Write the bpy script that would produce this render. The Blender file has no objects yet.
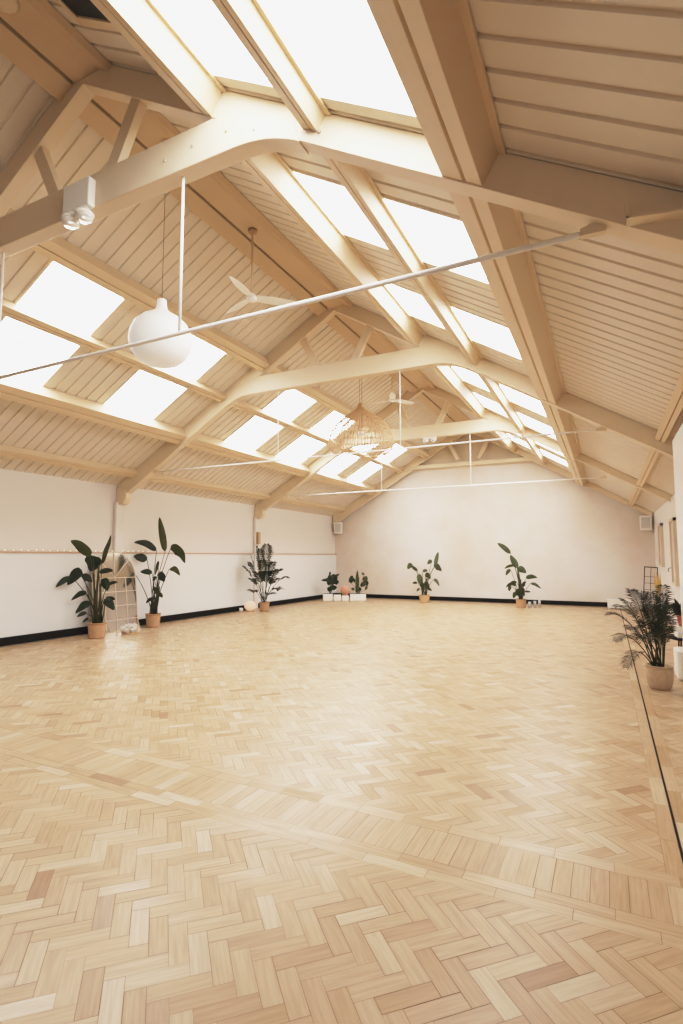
import bpy, math, random
from mathutils import Vector, Matrix
random.seed(7)
PI = math.pi
C = bpy.context.scene.collection
scene = bpy.context.scene

# ------------------------------------------------------------------ measures
XM = -4.0                       # ridge line
XL, XR = -9.094, 1.239          # side walls
XN = 0.75                       # thick near part of the right wall
YN = 7.38                       # where the thick part ends
YB, YE = -6.82, 17.693          # back and end wall
FR = [2.884, 7.733, 12.582, 17.431]   # front faces of the roof trusses
ZT = 5.912                      # underside of the sheeting at the ridge
SLOPE = {-1: 0.578, 1: 0.608}
def zsheet(sg, s): return ZT - SLOPE[sg]*s
def zraft(sg, s): return 5.67 - (0.60 if sg < 0 else 0.61)*s
def xs(sg, s): return XM + sg*s

# ------------------------------------------------------------------ materials
def nodes(name):
    m = bpy.data.materials.new(name); m.use_nodes = True
    nt = m.node_tree; b = nt.nodes['Principled BSDF']
    return m, nt, b
def mat(name, col, rough=0.6, metal=0.0, spec=0.4, var=0.06, scale=6.0, bump=0.0, bscale=60.0, emis=None, estr=0.0, trans=0.0):
    m, nt, b = nodes(name)
    tc = nt.nodes.new('ShaderNodeTexCoord')
    nz = nt.nodes.new('ShaderNodeTexNoise'); nz.inputs['Scale'].default_value = scale; nz.inputs['Detail'].default_value = 4
    nt.links.new(tc.outputs['Object'], nz.inputs['Vector'])
    mx = nt.nodes.new('ShaderNodeMix'); mx.data_type = 'RGBA'
    mx.inputs['A'].default_value = (*[max(0, c*(1-var)) for c in col], 1)
    mx.inputs['B'].default_value = (*[min(1, c*(1+var)) for c in col], 1)
    nt.links.new(nz.outputs['Fac'], mx.inputs['Factor'])
    nt.links.new(mx.outputs['Result'], b.inputs['Base Color'])
    b.inputs['Roughness'].default_value = rough; b.inputs['Metallic'].default_value = metal
    b.inputs['Specular IOR Level'].default_value = spec
    if trans: b.inputs['Transmission Weight'].default_value = trans
    if emis:
        b.inputs['Emission Color'].default_value = (*emis, 1); b.inputs['Emission Strength'].default_value = estr
    if bump:
        n2 = nt.nodes.new('ShaderNodeTexNoise'); n2.inputs['Scale'].default_value = bscale
        nt.links.new(tc.outputs['Object'], n2.inputs['Vector'])
        bp = nt.nodes.new('ShaderNodeBump'); bp.inputs['Strength'].default_value = bump; bp.inputs['Distance'].default_value = 0.01
        nt.links.new(n2.outputs['Fac'], bp.inputs['Height']); nt.links.new(bp.outputs['Normal'], b.inputs['Normal'])
    return m

M = {}
M['sheet'] = mat('painted_sheet', (0.7, 0.63, 0.53), 0.55, var=0.03, scale=1.2)
M['steel'] = mat('cream_steel', (0.71, 0.595, 0.44), 0.5, var=0.03, scale=2.5)
M['purlin'] = mat('cream_purlin', (0.67, 0.535, 0.365), 0.5, var=0.03, scale=2.5)
M['rod'] = mat('white_rod', (0.92, 0.9, 0.86), 0.4)
M['wall_up'] = mat('upper_wall_paint', (0.715, 0.675, 0.645), 0.8, var=0.025, scale=0.9, bump=0.05)
M['wall_low'] = mat('lower_wall_paint', (0.74, 0.745, 0.745), 0.75, var=0.02, scale=0.9)
M['wall_near'] = mat('near_wall_paint', (0.84, 0.84, 0.83), 0.75, var=0.02)
M['rail'] = mat('rail_wood', (0.52, 0.34, 0.22), 0.5, var=0.12, scale=9)
M['black'] = mat('black_paint', (0.009, 0.008, 0.007), 0.7, spec=0.1, var=0.1)
M['white'] = mat('white_plastic', (0.83, 0.80, 0.75), 0.35, var=0.02)
M['paper'] = mat('white_opal', (0.86, 0.84, 0.81), 0.5, var=0.02, emis=(1.0, 0.96, 0.9), estr=0.22)  # slight glow added to brighten the shade, standing in for translucency
M['terra'] = mat('terracotta', (0.5, 0.31, 0.18), 0.8, var=0.18, scale=14, bump=0.2)
M['clay'] = mat('woven_clay', (0.56, 0.41, 0.28), 0.85, var=0.25, scale=22, bump=0.4)
M['soil'] = mat('soil', (0.035, 0.024, 0.016), 0.95, var=0.4, scale=40, bump=0.5)
M['leaf'] = mat('dark_leaf', (0.02, 0.03, 0.016), 0.42, spec=0.25, var=0.45, scale=7)
M['leaf_olive'] = mat('olive_leaf', (0.05, 0.06, 0.02), 0.45, spec=0.25, var=0.4, scale=7)
M['leaf_pale'] = mat('pale_leaf', (0.085, 0.105, 0.055), 0.5, spec=0.25, var=0.4, scale=8)
M['stem'] = mat('leaf_stem', (0.05, 0.052, 0.024), 0.6, spec=0.25, var=0.3, scale=12)
M['palm'] = mat('palm_leaf', (0.012, 0.018, 0.01), 0.5, spec=0.25, var=0.5, scale=9)
M['palm2'] = mat('palm_leaf_green', (0.03, 0.036, 0.016), 0.5, spec=0.25, var=0.45, scale=9)
M['mirror'] = mat('mirror_glass', (0.70, 0.68, 0.645), 0.10, metal=1.0, var=0.01)
M['frame'] = mat('cream_frame', (0.7, 0.62, 0.51), 0.5, var=0.04)
M['bamboo'] = mat('bamboo', (0.6, 0.4, 0.23), 0.6, var=0.2, scale=25)
M['salt'] = mat('glowing_salt', (0.85, 0.62, 0.48), 0.6, var=0.15, scale=20, emis=(1.0, 0.66, 0.45), estr=0.42)
M['peach'] = mat('peach_stone', (0.56, 0.29, 0.20), 0.7, var=0.3, scale=22, emis=(1.0, 0.40, 0.2), estr=0.04)
M['bulb'] = mat('warm_bulb', (1, 0.85, 0.6), 0.4, emis=(1.0, 0.74, 0.45), estr=2.2)
M['glass'] = mat('clear_lamp_glass', (0.86, 0.86, 0.84), 0.12, var=0.02, trans=0.5)
M['grey'] = mat('grey_grille', (0.55, 0.53, 0.50), 0.6, var=0.05, scale=80)
M['tanwood'] = mat('tan_wood', (0.47, 0.32, 0.19), 0.6, var=0.15, scale=10)
M['straw'] = mat('dried_straw', (0.60, 0.40, 0.13), 0.8, var=0.2, scale=25)
M['petal'] = mat('white_petal', (0.88, 0.84, 0.79), 0.8, var=0.04)
M['red'] = mat('red_clay', (0.33, 0.085, 0.045), 0.7, var=0.15, scale=16)
M['bolt'] = mat('steel_bolt', (0.5, 0.44, 0.36), 0.4, metal=0.3)
M['dark'] = mat('painted_shade', (0.010, 0.013, 0.013), 0.8)  # near-black that paints the shade in the ridge gap and vent
M['cord'] = mat('cord', (0.30, 0.20, 0.12), 0.7)
M['ridge'] = mat('ridge_paint', (0.60, 0.46, 0.30), 0.55, var=0.03, scale=2.0)
M['gable'] = mat('gable_board', (0.64, 0.55, 0.43), 0.75, var=0.03, scale=1.5)

def skylight_mat():
    m, nt, b = nodes('frosted_skylight')
    b.inputs['Base Color'].default_value = (0.9, 0.9, 0.88, 1); b.inputs['Roughness'].default_value = 0.5
    b.inputs['Emission Color'].default_value = (0.955, 0.98, 1.0, 1); b.inputs['Emission Strength'].default_value = SKY_E
    return m
SKY_E = 12.3
M['sky'] = skylight_mat()
M['winpane'] = mat('curtained_pane', (0.52, 0.42, 0.33), 0.4, emis=(0.97, 0.95, 0.9), estr=0.03)

def plaster_mat():
    m, nt, b = nodes('mottled_plaster')
    tc = nt.nodes.new('ShaderNodeTexCoord')
    n1 = nt.nodes.new('ShaderNodeTexNoise'); n1.inputs['Scale'].default_value = 0.55; n1.inputs['Detail'].default_value = 7; n1.inputs['Roughness'].default_value = 0.62
    nt.links.new(tc.outputs['Object'], n1.inputs['Vector'])
    r = nt.nodes.new('ShaderNodeValToRGB')
    r.color_ramp.elements[0].position = 0.30; r.color_ramp.elements[0].color = (0.66, 0.565, 0.475, 1)
    r.color_ramp.elements[1].position = 0.66; r.color_ramp.elements[1].color = (0.74, 0.70, 0.665, 1)
    nt.links.new(n1.outputs['Fac'], r.inputs['Fac']); nt.links.new(r.outputs['Color'], b.inputs['Base Color'])
    b.inputs['Roughness'].default_value = 0.8
    bp = nt.nodes.new('ShaderNodeBump'); bp.inputs['Strength'].default_value = 0.08
    nt.links.new(n1.outputs['Fac'], bp.inputs['Height']); nt.links.new(bp.outputs['Normal'], b.inputs['Normal'])
    return m
M['plaster'] = plaster_mat()

def parquet_mat():
    m, nt, b = nodes('oak_parquet')
    L = nt.links.new
    uv = nt.nodes.new('ShaderNodeUVMap'); uv.uv_map = 'block'
    at = nt.nodes.new('ShaderNodeAttribute'); at.attribute_name = 'tone'
    sep = nt.nodes.new('ShaderNodeSeparateXYZ'); L(at.outputs['Vector'], sep.inputs['Vector'])
    # grain: noise stretched along the block, shifted per block
    mp = nt.nodes.new('ShaderNodeVectorMath'); mp.operation = 'MULTIPLY'; mp.inputs[1].default_value = (5.0, 70.0, 1.0)
    L(uv.outputs['UV'], mp.inputs[0])
    ad = nt.nodes.new('ShaderNodeVectorMath'); ad.operation = 'ADD'
    sc = nt.nodes.new('ShaderNodeVectorMath'); sc.operation = 'SCALE'; sc.inputs['Scale'].default_value = 37.0
    L(at.outputs['Vector'], sc.inputs[0]); L(mp.outputs['Vector'], ad.inputs[0]); L(sc.outputs['Vector'], ad.inputs[1])
    gn = nt.nodes.new('ShaderNodeTexNoise'); gn.inputs['Scale'].default_value = 1.0; gn.inputs['Detail'].default_value = 5
    L(ad.outputs['Vector'], gn.inputs['Vector'])
    r = nt.nodes.new('ShaderNodeValToRGB'); cr = r.color_ramp
    cr.elements[0].position = 0.0; cr.elements[0].color = (0.36, 0.22, 0.12, 1)
    cr.elements[1].position = 1.0; cr.elements[1].color = (0.60, 0.487, 0.36, 1)
    for p, c in ((0.10, (0.445, 0.30, 0.17, 1)), (0.45, (0.51, 0.364, 0.226, 1)), (0.75, (0.55, 0.414, 0.272, 1))):
        e = cr.elements.new(p); e.color = c
    L(sep.outputs['X'], r.inputs['Fac'])
    mm = nt.nodes.new('ShaderNodeMix'); mm.data_type = 'RGBA'; mm.blend_type = 'MULTIPLY'; mm.inputs['Factor'].default_value = 1.0
    gr = nt.nodes.new('ShaderNodeValToRGB')
    gr.color_ramp.elements[0].position = 0.3; gr.color_ramp.elements[0].color = (0.86, 0.82, 0.77, 1)
    gr.color_ramp.elements[1].position = 0.65; gr.color_ramp.elements[1].color = (1.04, 1.03, 1.02, 1)
    L(gn.outputs['Fac'], gr.inputs['Fac']); L(r.outputs['Color'], mm.inputs['A']); L(gr.outputs['Color'], mm.inputs['B'])
    L(mm.outputs['Result'], b.inputs['Base Color'])
    b.inputs['Roughness'].default_value = 0.36
    mr = nt.nodes.new('ShaderNodeMapRange'); mr.inputs['To Min'].default_value = 0.28; mr.inputs['To Max'].default_value = 0.42
    L(sep.outputs['Y'], mr.inputs['Value']); L(mr.outputs['Result'], b.inputs['Roughness'])
    b.inputs['Specular IOR Level'].default_value = 0.45
    return m
M['parquet'] = parquet_mat()
M['seam'] = mat('floor_seam', (0.22, 0.135, 0.075), 0.8, var=0.2)

# ------------------------------------------------------------------ mesh helpers
class MB:
    def __init__(s): s.v = []; s.f = []; s.sm = []
    def add(s, vs, fs, smooth=False):
        o = len(s.v); s.v += [tuple(p) for p in vs]
        for f in fs: s.f.append([i+o for i in f]); s.sm.append(smooth)
        return s
    def box(s, a, b):
        x0, y0, z0 = a; x1, y1, z1 = b
        return s.add([(x0,y0,z0),(x1,y0,z0),(x1,y1,z0),(x0,y1,z0),(x0,y0,z1),(x1,y0,z1),(x1,y1,z1),(x0,y1,z1)],
              [(0,3,2,1),(4,5,6,7),(0,1,5,4),(1,2,6,5),(2,3,7,6),(3,0,4,7)])
    def prism(s, poly, y0, y1):          # polygon in x,z pushed along y
        n = len(poly)
        vs = [(x, y0, z) for x, z in poly]+[(x, y1, z) for x, z in poly]
        fs = [list(range(n)), list(range(2*n-1, n-1, -1))]
        fs += [[(i+1) % n, i, n+i, n+(i+1) % n] for i in range(n)]
        return s.add(vs, fs)
    def tube(s, pts, r, n=10, caps=True, smooth=True):
        pts = [Vector(p) for p in pts]; rs = r if isinstance(r, (list, tuple)) else [r]*len(pts)
        vs = []; fs = []
        t0 = (pts[1]-pts[0]).normalized()
        up = Vector((0,0,1)) if abs(t0.z) < 0.9 else Vector((0,1,0))
        nx = t0.cross(up).normalized()
        for i, p in enumerate(pts):
            t = (pts[min(i+1, len(pts)-1)]-pts[max(i-1, 0)]).normalized()
            nx = (nx - t*nx.dot(t)).normalized(); ny = t.cross(nx)
            for k in range(n):
                a = 2*PI*k/n; vs.append(p+(nx*math.cos(a)+ny*math.sin(a))*rs[i])
        for i in range(len(pts)-1):
            for k in range(n):
                fs.append((i*n+k, i*n+(k+1) % n, (i+1)*n+(k+1) % n, (i+1)*n+k))
        s.add(vs, fs, smooth)
        if caps:
            o = len(s.v)-len(vs)
            s.f.append([o+k for k in range(n)][::-1]); s.sm.append(False)
            s.f.append([o+(len(pts)-1)*n+k for k in range(n)]); s.sm.append(False)
        return s
    def lathe(s, prof, n=32, c=(0,0,0), smooth=True):
        vs = []; fs = []
        for r, z in prof:
            for k in range(n):
                a = 2*PI*k/n; vs.append((c[0]+r*math.cos(a), c[1]+r*math.sin(a), c[2]+z))
        for i in range(len(prof)-1):
            for k in range(n): fs.append((i*n+k, i*n+(k+1) % n, (i+1)*n+(k+1) % n, (i+1)*n+k))
        return s.add(vs, fs, smooth)
    def ball(s, c, r, n=10, squash=1.0):
        prof = [(max(1e-4, r*math.sin(PI*i/n)), -r*squash*math.cos(PI*i/n)) for i in range(n+1)]
        return s.lathe(prof, n*2, c)
    def build(s, name, m, parent=None, bevel=0.0):
        me = bpy.data.meshes.new(name); me.from_pydata(s.v, [], s.f)
        me.materials.append(m)
        for p, k in zip(me.polygons, s.sm): p.use_smooth = k
        me.update()
        o = bpy.data.objects.new(name, me); C.objects.link(o)
        if parent: o.parent = parent
        if bevel:
            md = o.modifiers.new('bevel', 'BEVEL'); md.width = bevel; md.segments = 2; md.limit_method = 'ANGLE'; md.angle_limit = 0.9
        return o
def thing(name, label, cat, loc=(0,0,0), rz=0.0, group=None):
    o = bpy.data.objects.new(name, None); C.objects.link(o); o.location = loc; o.rotation_euler = (0,0,rz)
    o.empty_display_size = 0.1
    return tag(o, label, cat, group)
def tag(o, label, cat, group=None):
    o['label'] = label; o['category'] = cat
    if group: o['group'] = group
    return o
def struct(o): o['kind'] = 'structure'; return o
def copy_tree(o, parent=None):
    c = o.copy(); C.objects.link(c)
    if parent: c.parent = parent
    for ch in list(o.children): copy_tree(ch, c)
    return c

# ------------------------------------------------------------------ floor: every block laid out
BW, BL = 0.0735, 0.2205
def clip(poly, x0, x1, y0, y1):
    for ax, lim, keep in ((0,x0,1),(0,x1,-1),(1,y0,1),(1,y1,-1)):
        out = []
        for i in range(len(poly)):
            a, b = poly[i], poly[(i+1) % len(poly)]
            ia, ib = (a[ax]-lim)*keep >= 0, (b[ax]-lim)*keep >= 0
            if ia: out.append(a)
            if ia != ib:
                t = (lim-a[ax])/(b[ax]-a[ax]); out.append((a[0]+(b[0]-a[0])*t, a[1]+(b[1]-a[1])*t))
        poly = out
        if len(poly) < 3: return []
    return poly
rf = random.Random(3)
fv, ff, fuv, ftone = [], [], [], []
def block(cx, cy, ux, uy, l, w, win=None):
    g = rf.choice((0.0003, 0.0005, 0.0007, 0.0009, 0.0012, 0.0016)); hl, hw = l/2-g, w/2-g
    vx, vy = -uy, ux
    p = [(cx+ux*a*hl+vx*b*hw, cy+uy*a*hl+vy*b*hw) for a, b in ((-1,-1),(1,-1),(1,1),(-1,1))]
    if win:
        p = clip(p, *win)
        if not p: return
    o = len(fv)
    for x, y in p:
        fv.append((x, y, 0.0)); dx, dy = x-cx, y-cy
        fuv.append((dx*ux+dy*uy, dx*vx+dy*vy))
    ff.append(list(range(o, o+len(p))))
    t = min(1, max(0.08, rf.gauss(0.54, 0.20)))
    if rf.random() < 0.025: t = rf.random()*0.12
    ftone.append((t, rf.random(), rf.random()))
def herringbone(win, ox=0.0, oy=0.0):
    x0, x1, y0, y1 = win; q = math.sqrt(0.5)
    # lattice in the rotated frame: (a,b) axes at +-45 degrees
    R = max(abs(x0-ox), abs(x1-ox))+max(abs(y0-oy), abs(y1-oy))
    cx, cy = (x0+x1)/2, (y0+y1)/2
    n = 3
    # pattern unit: horizontal block at (i, i) steps, vertical beside it; repeats every 2n along a
    N = int(R/BW); JN = N//n+2
    for i in range(-N, N):
        for j in range(-JN, JN+1):
            a = (i+2*n*j+n/2)*BW; b = (i+0.5)*BW
            a2 = (i+0.5)*BW; b2 = (i-2*n+1+2*n*j+n/2)*BW
            for (aa, bb, hor) in ((a, b, 1), (a2, b2, 0)):
                X = ox+(aa+bb)*q; Y = oy+(aa-bb)*q
                if X < x0-.2 or X > x1+.2 or Y < y0-.2 or Y > y1+.2: continue
                if hor: block(X, Y, q, q, BL, BW, win)
                else: block(X, Y, q, -q, BL, BW, win)
def course(x0, x1, y0, y1, l, along='x', off=0.0):
    win = (x0, x1, y0, y1)
    if along == 'x':
        x = x0-off
        while x < x1: block(x+l/2, (y0+y1)/2, 1, 0, l, y1-y0, win); x += l
    else:
        y = y0-off
        while y < y1: block((x0+x1)/2, y+l/2, 0, 1, l, x1-x0, win); y += l
FX0, FX1 = XL, 0.195
herringbone((FX0, FX1, 3.058, YE), ox=-0.976+.03, oy=1.785)
herringbone((FX0, XN, 0.2, 2.512), ox=-0.976, oy=1.785)
for k, (ya, yb, off) in enumerate(((2.512, 2.588, 0.05), (2.588, 2.664, 0.21))): course(FX0, XN, ya, yb, 0.32, 'x', off)
course(FX0, FX1+.17, 2.960, 3.058, 0.27, 'x', 0.11)
x = FX0
while x < XN: block(x+0.039, 2.812, 0, 1, 0.296, 0.078, (FX0, XN, 2.664, 2.960)); x += 0.078
course(0.195, 0.276, 3.058, YE, 0.45, 'y', 0.1); course(0.289, 0.362, 3.058, YE, 0.45, 'y', 0.3)
herringbone((0.362, XN, 3.058, YN), ox=0.3, oy=0.1)
herringbone((0.362, XR, YN, YE), ox=0.3, oy=0.1)
me = bpy.data.meshes.new('floor'); me.from_pydata(fv, [], ff)
uvl = me.uv_layers.new(name='block')
for i, l in enumerate(me.loops): uvl.data[i].uv = fuv[l.vertex_index]
ta = me.attributes.new('tone', 'FLOAT_VECTOR', 'FACE')
for i, t in enumerate(ftone): ta.data[i].vector = t
me.materials.append(M['parquet'])
floor = struct(bpy.data.objects.new('floor', me)); C.objects.link(floor)
sub = MB().box((XL, YB, -0.06), (XR, YE, -0.0012)).build('subfloor', M['seam'], floor)
MB().box((0.277, 3.06, -0.001), (0.288, YE, 0.0004)).build('expansion_gap', M['black'], floor)

# ------------------------------------------------------------------ walls
struct(MB().box((XL-.15, YB, 0), (XL, YE+.15, 3.02)).build('wall_left', M['wall_up']))
struct(MB().box((XL, YB, 0.0), (XL+.045, YE, 1.555)).build('trim_wainscot', M['wall_low']))
struct(MB().box((XL, YB, 1.555), (XL+.065, YE, 1.580)).build('trim_rail', M['rail']))
struct(MB().box((XR, YN, 0), (XR+.15, YE+.15, 2.72)).build('wall_right', M['wall_up']))
struct(MB().box((XN, 2.2, 0), (XR+.15, YN, 2.88)).build('wall_right_near', M['wall_near'], bevel=0.01))
struct(MB().box((XN, YB, 0), (XR+.15, 2.2, 2.88)).build('wall_right_rear', M['tanwood']))  # unseen stretch, dark timber added to cut bounce light on the near roof
ZS = 4.50
g = [(XL, 0), (XR, 0), (XR, 2.76), (XM+(ZT-ZS)/SLOPE[1], ZS), (XM-(ZT-ZS)/SLOPE[-1], ZS), (XL, 2.99)]
we = struct(MB().prism(g, YE, YE+.15).build('wall_end', M['plaster']))
g2 = [(XM+(ZT-ZS)/SLOPE[1], ZS), (XM, ZT+.03), (XM-(ZT-ZS)/SLOPE[-1], ZS)]
MB().prism(g2, YE-.03, YE+.15).build('gable_board', M['gable'], we)
MB().box((XM-2.3, YE-.05, ZS-.03), (XM+2.2, YE, ZS+.02)).build('gable_ledge', M['steel'], we)
wb = struct(MB().prism([(XL, 0), (XR, 0), (XR, 2.76), (XM, ZT+.03), (XL, 2.99)], YB-.15, YB).build('wall_back', M['tanwood']))
struct(MB().box((XL+.045, YB, 0.012), (XL+.075, YE, 0.15)).build('baseboard_left', M['black'], bevel=0.006))
struct(MB().box((XL+.08, YE-.03, 0.012), (-.02, YE, 0.14)).build('baseboard_end', M['black'], bevel=0.006))
# ------------------------------------------------------------------ roof sheeting with real skylight openings
SKY_Y = [(1.55, 2.75), (3.80, 4.85), (5.90, 6.98), (9.0, 10.12), (10.97, 12.2), (13.25, 14.35), (15.1, 16.15)]
SK_S = [(1.50, 2.39), (2.39, 3.36)]
PITCH = 0.18
def profile(y0, y1):
    out = []; k = math.floor(y0/PITCH)
    while k*PITCH < y1+PITCH:
        b = k*PITCH
        for dy, dz in ((0,0),(0.140,0),(0.149,0.019),(0.171,0.019)): out.append((b+dy, dz))
        k += 1
    pts = [p for p in out if y0 < p[0] < y1]
    def zat(y):
        f = (y/PITCH-math.floor(y/PITCH))*PITCH
        return 0 if f < .140 else (0.019*(f-.140)/.009 if f < .149 else (0.019 if f < .171 else 0.019*(0.18-f)/.009))
    return [(y0, zat(y0))]+pts+[(y1, zat(y1))]
roof = MB()
def sheet(sg, s0, s1, y0, y1):
    pr = profile(y0, y1); vs = []; fs = []
    for y, dz in pr:
        for s in (s0, s1): vs.append((xs(sg, s), y, zsheet(sg, s)+dz))
    for i in range(len(pr)-1): fs.append((2*i, 2*i+1, 2*i+3, 2*i+2))
    roof.add(vs, fs)
for sg in (-1, 1):
    se = 5.10 if sg < 0 else 5.25
    sheet(sg, 0.0, 1.50, YB, YE+.1); sheet(sg, 3.36, se, YB, YE+.1)
    for s0, s1 in SK_S:
        y = YB
        for a, b in SKY_Y:
            if sg < 0 and a < 2: continue
            sheet(sg, s0, s1, y, a); y = b
        sheet(sg, s0, s1, y, YE+.1)
ceiling = struct(roof.build('ceiling', M['sheet']))
wn = 0
for sg in (-1, 1):
    for (a, b) in SKY_Y:
        if sg < 0 and a < 2: continue
        for s0, s1 in SK_S:
            wn += 1
            w = struct(bpy.data.objects.new('window_%d' % wn, None)); C.objects.link(w)
            z = 0.045
            vs = [(xs(sg, s), y, zsheet(sg, s)+z) for s, y in ((s0-.02, a-.02), (s1+.02, a-.02), (s1+.02, b+.02), (s0-.02, b+.02))]
            MB().add(vs, [(0,1,2,3)]).build('pane', M['sky'], w)
            fr = MB()
            for (p, q) in (((s0, a-.02), (s1, a+.012)), ((s0, b-.012), (s1, b+.02))):
                vs = [(xs(sg, s), y, zsheet(sg, s)+dz) for dz in (-.006, .04) for s, y in ((p[0],p[1]),(q[0],p[1]),(q[0],q[1]),(p[0],q[1]))]
                fr.add(vs, [(0,3,2,1),(4,5,6,7),(0,1,5,4),(1,2,6,5),(2,3,7,6),(3,0,4,7)])
            fr.build('pane_frame', M['sheet'], w)

# ------------------------------------------------------------------ trusses
ORD = ['nearest', 'second', 'third', 'farthest']
def rafter(sg, y, s1, k=0.0):
    top = [(xs(sg, 0), zsheet(sg, 0)-.004), (xs(sg, s1), zsheet(sg, s1)-.004)]
    und = [(xs(sg, s1), zraft(sg, s1)+k*s1), (xs(sg, 0), zraft(sg, 0))]
    return MB().prism(top+und, y, y+.13)
def collar_poly():
    z0, z1 = 4.46, 4.755
    def end(sg):
        k = 0.61 if sg > 0 else 0.60
        sb = (5.67-z0)/k                    # where collar underside meets rafter underside
        p = []
        T = 0.30                            # tangent length of the soft bend
        a = Vector((sb-T, z0)); c = Vector((sb, z0)); b = Vector((sb+T*.86, z0-T*.86*k))
        for i in range(9):
            t = i/8; q = a*(1-t)**2+c*2*t*(1-t)+b*t*t
            p.append((xs(sg, q.x), q.y-0.012))
        p.append((xs(sg, sb+.20), zraft(sg, sb+.20)+.20))
        st = (5.67-z1)/k-.02
        p.append((xs(sg, st), z1))
        return p
    R = end(1); Lf = end(-1)
    return R+Lf[::-1]
def make_truss(i, y):
    t = thing('roof_truss', {0: 'nearest cream steel roof truss with raised collar beam and twin-spot lamp on it',
        1: 'second cream steel roof truss, just in front of the woven pendant lamp',
        2: 'third cream steel roof truss, the one far back with spots under its collar',
        3: 'farthest cream steel roof truss standing close against the end wall'}[i], 'roof truss', (XM, y, 0), 0, 'roof trusses')
    off = lambda o: setattr(o, 'location', (-XM, -y, 0))
    P = []
    P.append(rafter(-1, y, 5.05).build('rafter', M['steel'], t, .004))
    P.append(rafter(1, y, 4.70 if i == 0 else 5.2, .02 if i >= 2 else 0.0).build('rafter', M['steel'], t, .004))
    if i < 3: cb = MB().prism(collar_poly(), y-.006, y+.136)
    else: cb = MB().prism([(xs(-1, 2.0), 4.50), (xs(1, 2.0), 4.50), (xs(1, 1.8), 4.63), (xs(-1, 1.8), 4.63)], y+.02, y+.13)
    P.append(cb.build('collar_beam', M['steel'], t, .008))
    for sg in (-1, 1):
        a, b = Vector((xs(sg, .34), 4.72)), Vector((xs(sg, .66), zraft(sg, .66)+.06)); d = (b-a).normalized(); n = Vector((-d.y, d.x))*.062
        P.append(MB().prism([a-n, a+n, b+n, b-n], y+.025, y+.10).build('strut', M['steel'], t, .004))
    if i < 3:
        z = 3.19
        sL = (5.67-z)/.60-.02; sR = (5.67-z)/.61-.02
        xa, xb = xs(-1, sL-.05), xs(1, sR-.05)
        rod = MB().tube([(xa-.03, y+.065, z), (xb+.03, y+.065, z)], .0165 if i == 0 else .0125).build('tie_rod', M['rod'], t)
        P.append(rod)
        for sg, xx in ((-1, xa), (1, xb)):
            br = MB().prism([(xx-sg*.06, z-.018), (xx-sg*.06, z+.02), (xx, z+.04), (xx+sg*.06, z+.03), (xx+sg*.06, z-.02)][::-sg], y+.045, y+.085)
            P.append(br.build('rod_bracket', M['steel'], t))
        for sg in (-1, 1):
            P.append(MB().tube([(xs(sg, 1.15), y+.065, z), (xs(sg, 1.15), y+.065, 4.47)], .0115 if i == 0 else .009).build('hanger', M['rod'], t))
    if i in (1, 2):
        P.append(MB().box((XL+.0, y-.07, 0.0), (XL+.09, y+.12, 2.62)).build('column', M['wall_up'], t, .02))
        P.append(MB().prism([(XL+.0, 2.55), (XL+.22, 2.58), (XL+.30, 2.70), (XL+.30, 2.86), (XL+.0, 2.93)], y-.02, y+.15).build('foot_bracket', M['steel'], t, .02))
    if i == 0:
        for s, dz in ((1.02, 4.58), (1.30, 4.60), (1.62, 4.60), (1.87, 4.52), (2.25, 4.44), (2.40, 4.30)):
            P.append(MB().tube([(xs(1, s), y-.016, dz), (xs(1, s), y+.0, dz)], .011, 8).build('bolt', M['bolt'], t))
        b = MB().box((0.145, y-.075, 3.135), (.145+.012, y, 3.225)); b.add([(.145, y-.075, 3.135), (.62, y-.075, 3.075), (.62, y, 3.075), (.145, y, 3.135), (.145, y-.075, 3.147), (.62, y-.075, 3.087), (.62, y, 3.087), (.145, y, 3.147)], [(0,3,2,1),(4,5,6,7),(0,1,5,4),(1,2,6,5),(2,3,7,6),(3,0,4,7)])
        P.append(b.build('angle_bracket', M['steel'], t))
    for o in P: off(o)
    return t
for i, y in enumerate(FR): make_truss(i, y)

# ------------------------------------------------------------------ purlins, one per bay
def purlin_prof(sg, s0, s1, D, lip=.035):
    sl = SLOPE[sg]; n = math.hypot(1, sl); w = (s1-s0)
    loc = [(0, 0), (w+lip, 0), (w+lip, -.018), (w, -.018), (w, -D), (w*.62, -D), (w*.60, -D+.022), (w*.54, -D+.022), (w*.52, -D), (0, -D)]
    out = []
    for a, d in loc:
        s = s0+a; out.append((xs(sg, s)+sg*(sl/n)*d*1.0, zsheet(sg, s)+d/n-.003))
    return out if sg < 0 else out[::-1]
BAYS = [('in front of the nearest truss', -1.84, FR[0]), ('between the nearest and second trusses', FR[0]+.13, FR[1]),
        ('between the second and third trusses', FR[1]+.13, FR[2]), ('between the third and farthest trusses', FR[2]+.13, FR[3])]
PUR = [('deep upper cream purlin above the skylights', 1.40, 1.58, .20), ('slim middle cream purlin crossing the skylights', 2.33, 2.45, .13),
       ('deep lower cream purlin below the skylights', 3.32, 3.55, .20), ('slim cream eaves purlin', 4.56, 4.70, .11)]
for sg, side in ((-1, 'left'), (1, 'right')):
    for nm, s0, s1, D in PUR:
        for bn, ya, yb in BAYS:
            if sg > 0 and s0 > 4 and ya < 2: continue
            if sg > 0 and s0 > 4: s0, s1 = 4.65, 4.76
            o = MB().prism(purlin_prof(sg, s0, s1, D), ya, yb).build('roof_purlin', M['purlin'], bevel=.003)
            tag(o, '%s, %s slope, %s' % (nm, side, bn), 'purlin', 'roof purlins')
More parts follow.
